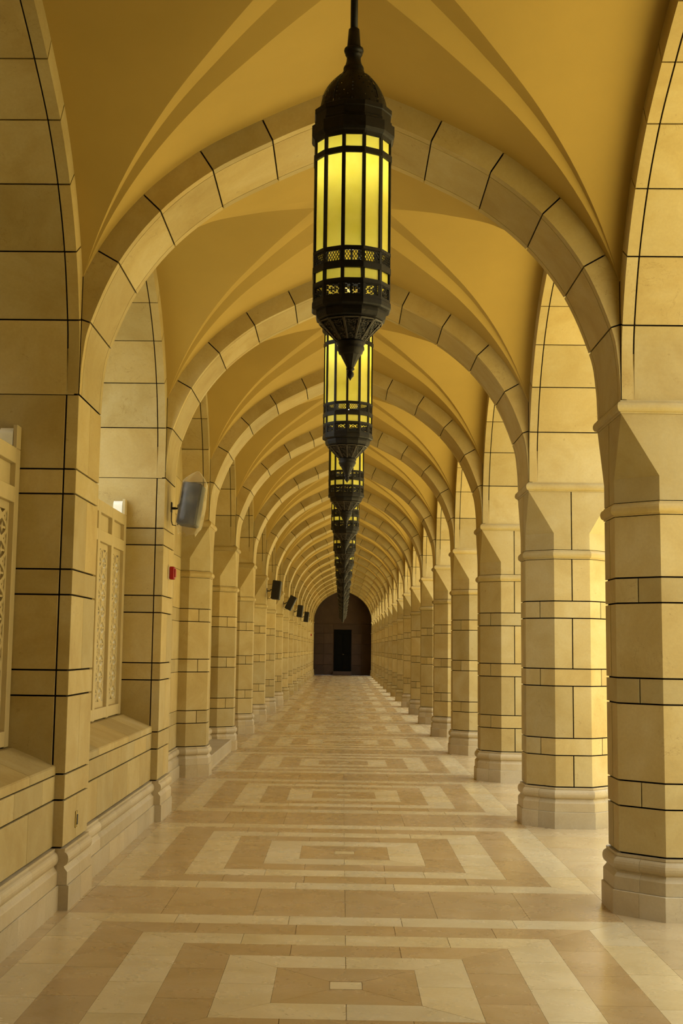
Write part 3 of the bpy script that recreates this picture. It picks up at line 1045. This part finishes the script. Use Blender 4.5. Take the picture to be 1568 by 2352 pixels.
# ------------------------------------------------------------------ lanterns
NS = 12
def dodec(r, z, ph=0.0):
    # r = apothem
    rr = r / math.cos(PI / NS)
    return [(rr * math.cos(ph + (i + .5) * 2 * PI / NS), rr * math.sin(ph + (i + .5) * 2 * PI / NS), z) for i in range(NS)]
def band(prof, caps=False):
    return MB().loft([dodec(r, z) for r, z in prof], True, caps)
def face_frame(i, r):
    """origin (middle of face i), side vector, outward vector of the twelve-sided body"""
    a = i * 2 * PI / NS
    out = Vector((math.cos(a), math.sin(a), 0)); t = Vector((-math.sin(a), math.cos(a), 0))
    return out * r, t, out
SIDE = lambda r: 2 * r * math.tan(PI / NS)
def make_lantern(full):
    r = put('hanging_lantern', None)
    rp = .186                 # pane apothem
    # rod with its canopy at the crown of the vault
    MB().tube([(0, 0, 4.80), (0, 0, 5.235)], .0195, 12).build('rod', M_iron, r)
    MB().lathe([(.0, 5.19), (.05, 5.195), (.075, 5.22), (.08, 5.25), (.0, 5.25)], 20).build('ceiling_rose', M_iron, r)
    MB().lathe([(.0195, 4.812), (.028, 4.806), (.036, 4.705), (.036, 4.702), (.049, 4.700), (.051, 4.690), (.049, 4.680), (.042, 4.676), (.045, 4.668), (.041, 4.66), (.036, 4.652),
                (.038, 4.63), (.045, 4.607), (.051, 4.600), (.054, 4.59), (.052, 4.582), (.056, 4.574), (.058, 4.562)], 24).build('neck', M_iron, r)
    # pierced dome
    dp = [(.056, 4.566), (.066, 4.556), (.080, 4.545), (.096, 4.530), (.112, 4.512), (.127, 4.492), (.140, 4.470), (.151, 4.448), (.160, 4.425), (.166, 4.402), (.171, 4.378), (.174, 4.352)]
    dome = MB()
    n = 48
    rnd = random.Random(3)
    for j in range(len(dp) - 1):
        for i in range(n):
            a0, a1 = 2 * PI * i / n, 2 * PI * (i + 1) / n
            (r0, z0), (r1, z1) = dp[j], dp[j + 1]
            q = [Vector((r0 * math.cos(a0), r0 * math.sin(a0), z0)), Vector((r0 * math.cos(a1), r0 * math.sin(a1), z0)),
                 Vector((r1 * math.cos(a1), r1 * math.sin(a1), z1)), Vector((r1 * math.cos(a0), r1 * math.sin(a0), z1))]
            rib = (i % 6 == 0)
            if not rib and j >= 2 and rnd.random() < .62:
                c = sum(q, Vector()) / 4 + (q[1] - q[0]) * rnd.uniform(-.12, .12)
                f = rnd.uniform(.22, .42)
                inner = [c + (p - c) * f for p in q]
                dome.add(q + inner, [(0, 1, 5, 4), (1, 2, 6, 5), (2, 3, 7, 6), (3, 0, 4, 7)])
            else:
                if rib: q = [p * 1.0 + Vector((p.x, p.y, 0)).normalized() * .004 for p in q]
                dome.add(q, [(0, 1, 2, 3)])
    dome.build('pierced_dome', M_iron, r)
    band([(.170, 4.352), (.190, 4.350), (.197, 4.345), (.197, 4.322), (.192, 4.318), (.192, 4.282), (.197, 4.278), (.197, 4.262), (.204, 4.260), (.211, 4.256), (.211, 4.205), (.206, 4.192), (.197, 4.185), (.194, 4.165), (.178, 4.165)]).build('crown_band', M_iron, r)
    # framework: thin rings and twelve posts
    for z0, z1, ra in ((4.070, 4.100, .199), (3.572, 3.588, .197), (3.478, 3.508, .198), (3.400, 3.424, .196)):
        MB().loft([dodec(q, z) for q, z in ((.176, z0), (ra, z0), (ra, z1), (.176, z1), (.176, z0))], True, False).build('frame_ring', M_iron, r)
    for i in range(NS):
        a = (i + .5) * 2 * PI / NS
        c = Vector((math.cos(a), math.sin(a), 0)); t = Vector((-c.y, c.x, 0))
        rr = .194 / math.cos(PI / NS)
        p = [c * rr + t * .0085, c * rr - t * .0085, c * (rr - .02) - t * .0085, c * (rr - .02) + t * .0085]
        MB().prism([(q.x, q.y, 3.40) for q in p], (0, 0, .79)).build('post', M_iron, r)
    # panes: short row above, tall row, short row below
    rows = ((4.096, 4.180), (3.580, 4.075), (3.415, 3.484))
    joined = MB()
    for i in range(NS):
        o, t, out = face_frame(i, rp)
        s = SIDE(rp) / 2 - .001
        for z0, z1 in rows:
            pts = [o - t * s, o + t * s]
            m_ = MB() if full else joined
            m_.add([(pts[0].x, pts[0].y, z0), (pts[1].x, pts[1].y, z0), (pts[1].x, pts[1].y, z1), (pts[0].x, pts[0].y, z1)], [(0, 1, 2, 3)])
            if full: m_.build('glass_pane', M_pane, r)
    if not full: joined.build('glass_panes', M_pane, r)['kind'] = 'stuff'
    # diamond mesh band
    lat = MB()
    rl = .194
    for i in range(NS):
        o, t, out = face_frame(i, rl)
        hw = SIDE(rl) / 2
        z0, z1 = 3.508, 3.572
        lat.prism([tuple(o + t * u + Vector((0, 0, z))) for u, z in ((-hw, z0), (hw, z0), (hw, z0 + .006), (-hw, z0 + .006))], -out * .006)
        lat.prism([tuple(o + t * u + Vector((0, 0, z))) for u, z in ((-hw, z1 - .006), (hw, z1 - .006), (hw, z1), (-hw, z1))], -out * .006)
        Hh = z1 - z0
        nb = 9
        for q in range(nb + 4):
            for s_ in (-1, 1):
                u0 = (-hw - Hh * .6) + (2 * hw + Hh * 1.2) * q / (nb + 3)
                # bar from (u0, z0) to (u0 + s*Hh*.62, z1), clipped to the face
                ua, ub = u0, u0 + s_ * Hh * .62
                ta, tb = 0.0, 1.0
                d = ub - ua
                for lim, sign in ((-hw, 1), (hw, -1)):
                    fa, fb_ = (ua - lim) * sign, (ub - lim) * sign
                    if fa < 0 and fb_ < 0: ta, tb = 1, 0; break
                    if fa < 0: ta = max(ta, fa / (fa - fb_))
                    if fb_ < 0: tb = min(tb, fa / (fa - fb_))
                if tb - ta < .05: continue
                P0 = o + t * (ua + d * ta) + Vector((0, 0, z0 + Hh * ta)); P1 = o + t * (ua + d * tb) + Vector((0, 0, z0 + Hh * tb))
                dirv = (P1 - P0).normalized(); sd = dirv.cross(out) * .0015
                lat.prism([P0 - sd, P0 + sd, P1 + sd, P1 - sd], -out * .003)
    lat.build('diamond_mesh', M_iron, r)
    # pierced gallery with stepped crosses
    gal = MB()
    rg = .190
    pat = ['1001001', '0110110', '0101010', '1000001', '0101010', '0110110', '1001001']
    for i in range(NS):
        o, t, out = face_frame(i, rg)
        hw = SIDE(rg) / 2
        z0, z1 = 3.340, 3.400
        gal.prism([tuple(o + t * u + Vector((0, 0, z))) for u, z in ((-hw, z0 - .012), (hw, z0 - .012), (hw, z0 + .004), (-hw, z0 + .004))], out * .004)
        gal.prism([tuple(o + t * u + Vector((0, 0, z))) for u, z in ((-hw, z1 - .003), (hw, z1 - .003), (hw, z1 + .004), (-hw, z1 + .004))], out * .006)
        for s_ in (-1, 1):
            gal.prism([tuple(o + t * u + Vector((0, 0, z))) for u, z in ((s_ * hw, z0), (s_ * hw, z1), (s_ * (hw - .014), z1), (s_ * (hw - .014), z0))], out * .005)
        nn = 7
        for a in range(nn):
            for b in range(nn):
                if pat[b][a] == '1': continue
                cu = -hw + .014 + (2 * hw - .028) * (a + .5) / nn; cz = z0 + (z1 - z0) * (b + .5) / nn
                du, dz = (2 * hw - .028) / nn * .70, (z1 - z0) / nn * .70
                gal.prism([tuple(o + t * (cu + u) + Vector((0, 0, cz + z))) for u, z in ((0, -dz), (du, 0), (0, dz), (-du, 0))], -out * .003)
    gal.build('pierced_gallery', M_iron, r)
    band([(.178, 3.332), (.197, 3.331), (.199, 3.322), (.199, 3.302), (.193, 3.294), (.176, 3.290), (.177, 3.272), (.172, 3.250), (.160, 3.243), (.150, 3.243)]).build('lower_cornice', M_iron, r)
    # cone: twelve framed filigree panels
    cone = band([(.156, 3.244), (.066, 3.142), (.060, 3.142)])
    fil = MB()
    for i in range(NS):
        (o0, t, out), (o1, _, _) = face_frame(i, .158), face_frame(i, .069)
        A = o0 + Vector((0, 0, 3.240)); Bq = o1 + Vector((0, 0, 3.146))
        nrm = (t.cross(A - Bq)).normalized()
        if nrm.dot(out) < 0: nrm = -nrm
        h0, h1 = SIDE(.158) / 2, SIDE(.069) / 2
        for s_ in (-1, 1):
            fil.prism([A + t * s_ * h0, A + t * s_ * (h0 - .006), Bq + t * s_ * (h1 - .004), Bq + t * s_ * h1], nrm * .005)
        fil.prism([A - t * h0, A + t * h0, A + (Bq - A) * .06 + t * h0 * .95, A + (Bq - A) * .06 - t * h0 * .95], nrm * .005)
        rr_ = random.Random(11)
        for q in range(34):
            v = rr_.uniform(.1, .95); hw = (h0 + (h1 - h0) * v) - .008
            u = rr_.uniform(-1, 1) * hw
            c = A + (Bq - A) * v + t * u
            d1 = (t * rr_.uniform(-1, 1) + (Bq - A).normalized() * rr_.uniform(-1, 1)).normalized() * .007
            d2 = nrm.cross(d1).normalized() * .0016
            fil.prism([c - d1 - d2, c - d1 + d2, c + d1 + d2, c + d1 - d2], nrm * .003)
    cone.build('cone', M_iron, r)
    fil.build('cone_filigree', M_bronze, r)
    MB().lathe([(.060, 3.146), (.072, 3.140), (.075, 3.132), (.066, 3.122), (.070, 3.112), (.070, 3.100), (.062, 3.090), (.060, 3.080), (.050, 3.072)], 24).build('collar', M_iron, r)
    band([(.052, 3.078), (.016, 3.006)]).build('lower_cone', M_iron, r)
    MB().lathe([(.014, 3.010), (.021, 3.004), (.021, 2.998), (.010, 2.990), (.016, 2.984), (.0185, 2.974), (.0165, 2.963), (.008, 2.955), (.004, 2.948), (.0, 2.940)], 16).build('finial', M_iron, r)
    # two bulbs on an inner stem
    MB().tube([(0, 0, 3.36), (0, 0, 4.30)], .006, 6).build('inner_stem', M_iron, r)
    for z in (4.02, 3.535):
        k_ = 1.0 if z > 3.8 else .62
        MB().lathe([(0.0, z - .028 * k_), (.014 * k_, z - .024 * k_), (.024 * k_, z - .012 * k_), (.028 * k_, z), (.024 * k_, z + .012 * k_), (.014 * k_, z + .024 * k_), (.0, z + .028 * k_)], 12).build('bulb', M_bulb, r)
    return r
lan_full = make_lantern(True)
lan_far = make_lantern(False)
fu = {True: True, False: True}
lr = random.Random(5)
for k in range(0, NLAST):
    full = k < 4
    src = lan_full if full else lan_far
    l = src if fu[full] else copy_tree(src)
    fu[full] = False
    l.location = (0.0, yn(k) - B / 2 + .0, 0)
    l.rotation_euler = (0, 0, -PI / 2 + .03 if k == 0 else -PI / 2 + [0, math.radians(13), math.radians(6), math.radians(20)][k % 4])
    ex = {0: 'nearest and largest black iron lantern with glowing yellow panes, seen whole', 1: 'second black iron lantern, its yellow panes half hidden by the nearest one'}.get(
        k, f'{ORD[k]} black iron lantern in the line down the aisle, mostly its lower cone in view')
    tag(l, ex, 'lantern', 'iron lanterns hanging down the middle of the aisle')

# ------------------------------------------------------------------ wall speakers
def make_speaker(bag):
    """origin on the wall face, aisle along +x"""
    r = put('wall_speaker', None)
    w2, d2, h2 = .092, .11, .205
    tilt = (math.radians(-3), math.radians(8), math.radians(-4))
    cc_ = (.222, -.25, 0.0)
    c = MB().cbox(-w2, w2, -d2, d2, -h2, h2, .012).build('cabinet', M_speaker, r, cc_)
    c.rotation_euler = tilt
    MB().cbox(w2 - .002, w2 + .006, -d2 + .012, d2 - .012, -h2 + .012, h2 - .012, .004).build('grille', M_black, c)
    MB().cbox(0, .012, -.03, .03, -.05, .05, .003).cbox(.011, .05, -.03, .01, -.022, .0, .003).build('bracket_plate', M_black, r)
    MB().tube([(.04, -.01, -.012), (.075, -.03, -.012), (.08, -.07, .014), (.15, -.17, .014)], .011, 8).build('bracket_arm', M_black, r)
    MB().tube([(.006, .0, -.05), (.006, .0, -.13), (.02, -.02, -.175), (.06, -.07, -.185), (.12, -.15, -.16), (.16, -.20, -.14)], .005, 6).build('cable', M_black, r)
    if bag:
        mb = MB()
        br = random.Random(2)
        rings = []
        prof = [(.008, .335), (.045, .305), (.09, .262), (.122, .222), (.132, .15), (.136, .0), (.136, -.13), (.128, -.21), (.105, -.25), (.085, -.285)]
        for q, (rr, z) in enumerate(prof):
            ring = []
            for i in range(28):
                a = 2 * PI * i / 28
                e = 1 / max(abs(math.cos(a)), abs(math.sin(a)))
                k_ = 1 + (e - 1) * .65
                wob = 1 + br.uniform(-.03, .03) + .03 * math.sin(3 * a + q)
                zz = z + (br.uniform(-.03, .015) if q == len(prof) - 1 else br.uniform(-.004, .004))
                ring.append((rr * k_ * math.cos(a) * wob * .92 + .012, rr * k_ * math.sin(a) * wob, zz))
            rings.append(ring)
        mb.loft(rings, True, False, True)
        b_ = mb.build('plastic_bag', M_bag, r, cc_)
        b_.rotation_euler = tilt
    return r
spk = make_speaker(True); spk.location = (-H0, 13.18, 2.95)
tag(spk, 'black speaker wrapped in dusty plastic bag on square pier above red box', 'speaker')
spf = make_speaker(False)
first = True
labs = {5: 'nearest unwrapped black speaker, on a half column far along the left wall', 7: 'second unwrapped black speaker along the left wall, the most tilted',
        9: 'third unwrapped black speaker from the near end, on a left half column', 11: 'farthest and smallest black speaker on the left half columns'}
for n_, lab in labs.items():
    o = spf if first else copy_tree(spf)
    first = False
    o.location = (-XC + R8, yn(n_) + .08, 2.86)
    for ch in o.children:
        if ch.name.startswith('cabinet'): ch.rotation_euler = (math.radians(-3), math.radians(26 if n_ == 7 else 6), math.radians(-4))
    tag(o, lab, 'speaker', 'unwrapped speakers along the left wall')

# ------------------------------------------------------------------ red alarm box, brass socket, litter
al = thing('alarm_box', 'small red fire alarm box on the square pier below the bagged speaker', 'alarm', (-H0, 13.12, 2.303))
MB().cbox(0, .012, -.050, .050, -.060, .060, .004).build('back_plate', M_whitep, al)
MB().cbox(.012, .062, -.053, .053, -.062, .062, .009).build('red_housing', M_red, al)
MB().cbox(.060, .074, -.036, .036, -.040, .040, .004).build('push_cover', M_red, al)
far_al = thing('alarm_box', 'tiny red alarm box at the far left near the dark end wall', 'alarm', (-XC + R8, yn(15), 2.3))
MB().cbox(0, .012, -.050, .050, -.060, .060, .004).build('back_plate', M_whitep, far_al)
MB().cbox(.012, .07, -.055, .055, -.06, .06, .008).build('red_housing', M_red, far_al)
so = thing('wall_socket', 'small brass socket plate low on the nearest square pier', 'socket', (-H0, 8.845, .494))
MB().cbox(0, .008, -.028, .028, -.053, .053, .003).build('face_plate', M_brass, so)
MB().cbox(.008, .012, -.016, .016, -.034, .030, .002).build('socket_insert', M_black, so)
for z in (-.044, .044):
    MB().lathe([(0, 0), (.004, 0), (.004, .002), (0, .002)], 10).build('screw', M_brass, so).matrix_local = Matrix.Translation((.008, 0, z)) @ Matrix.Rotation(PI / 2, 4, 'Y')
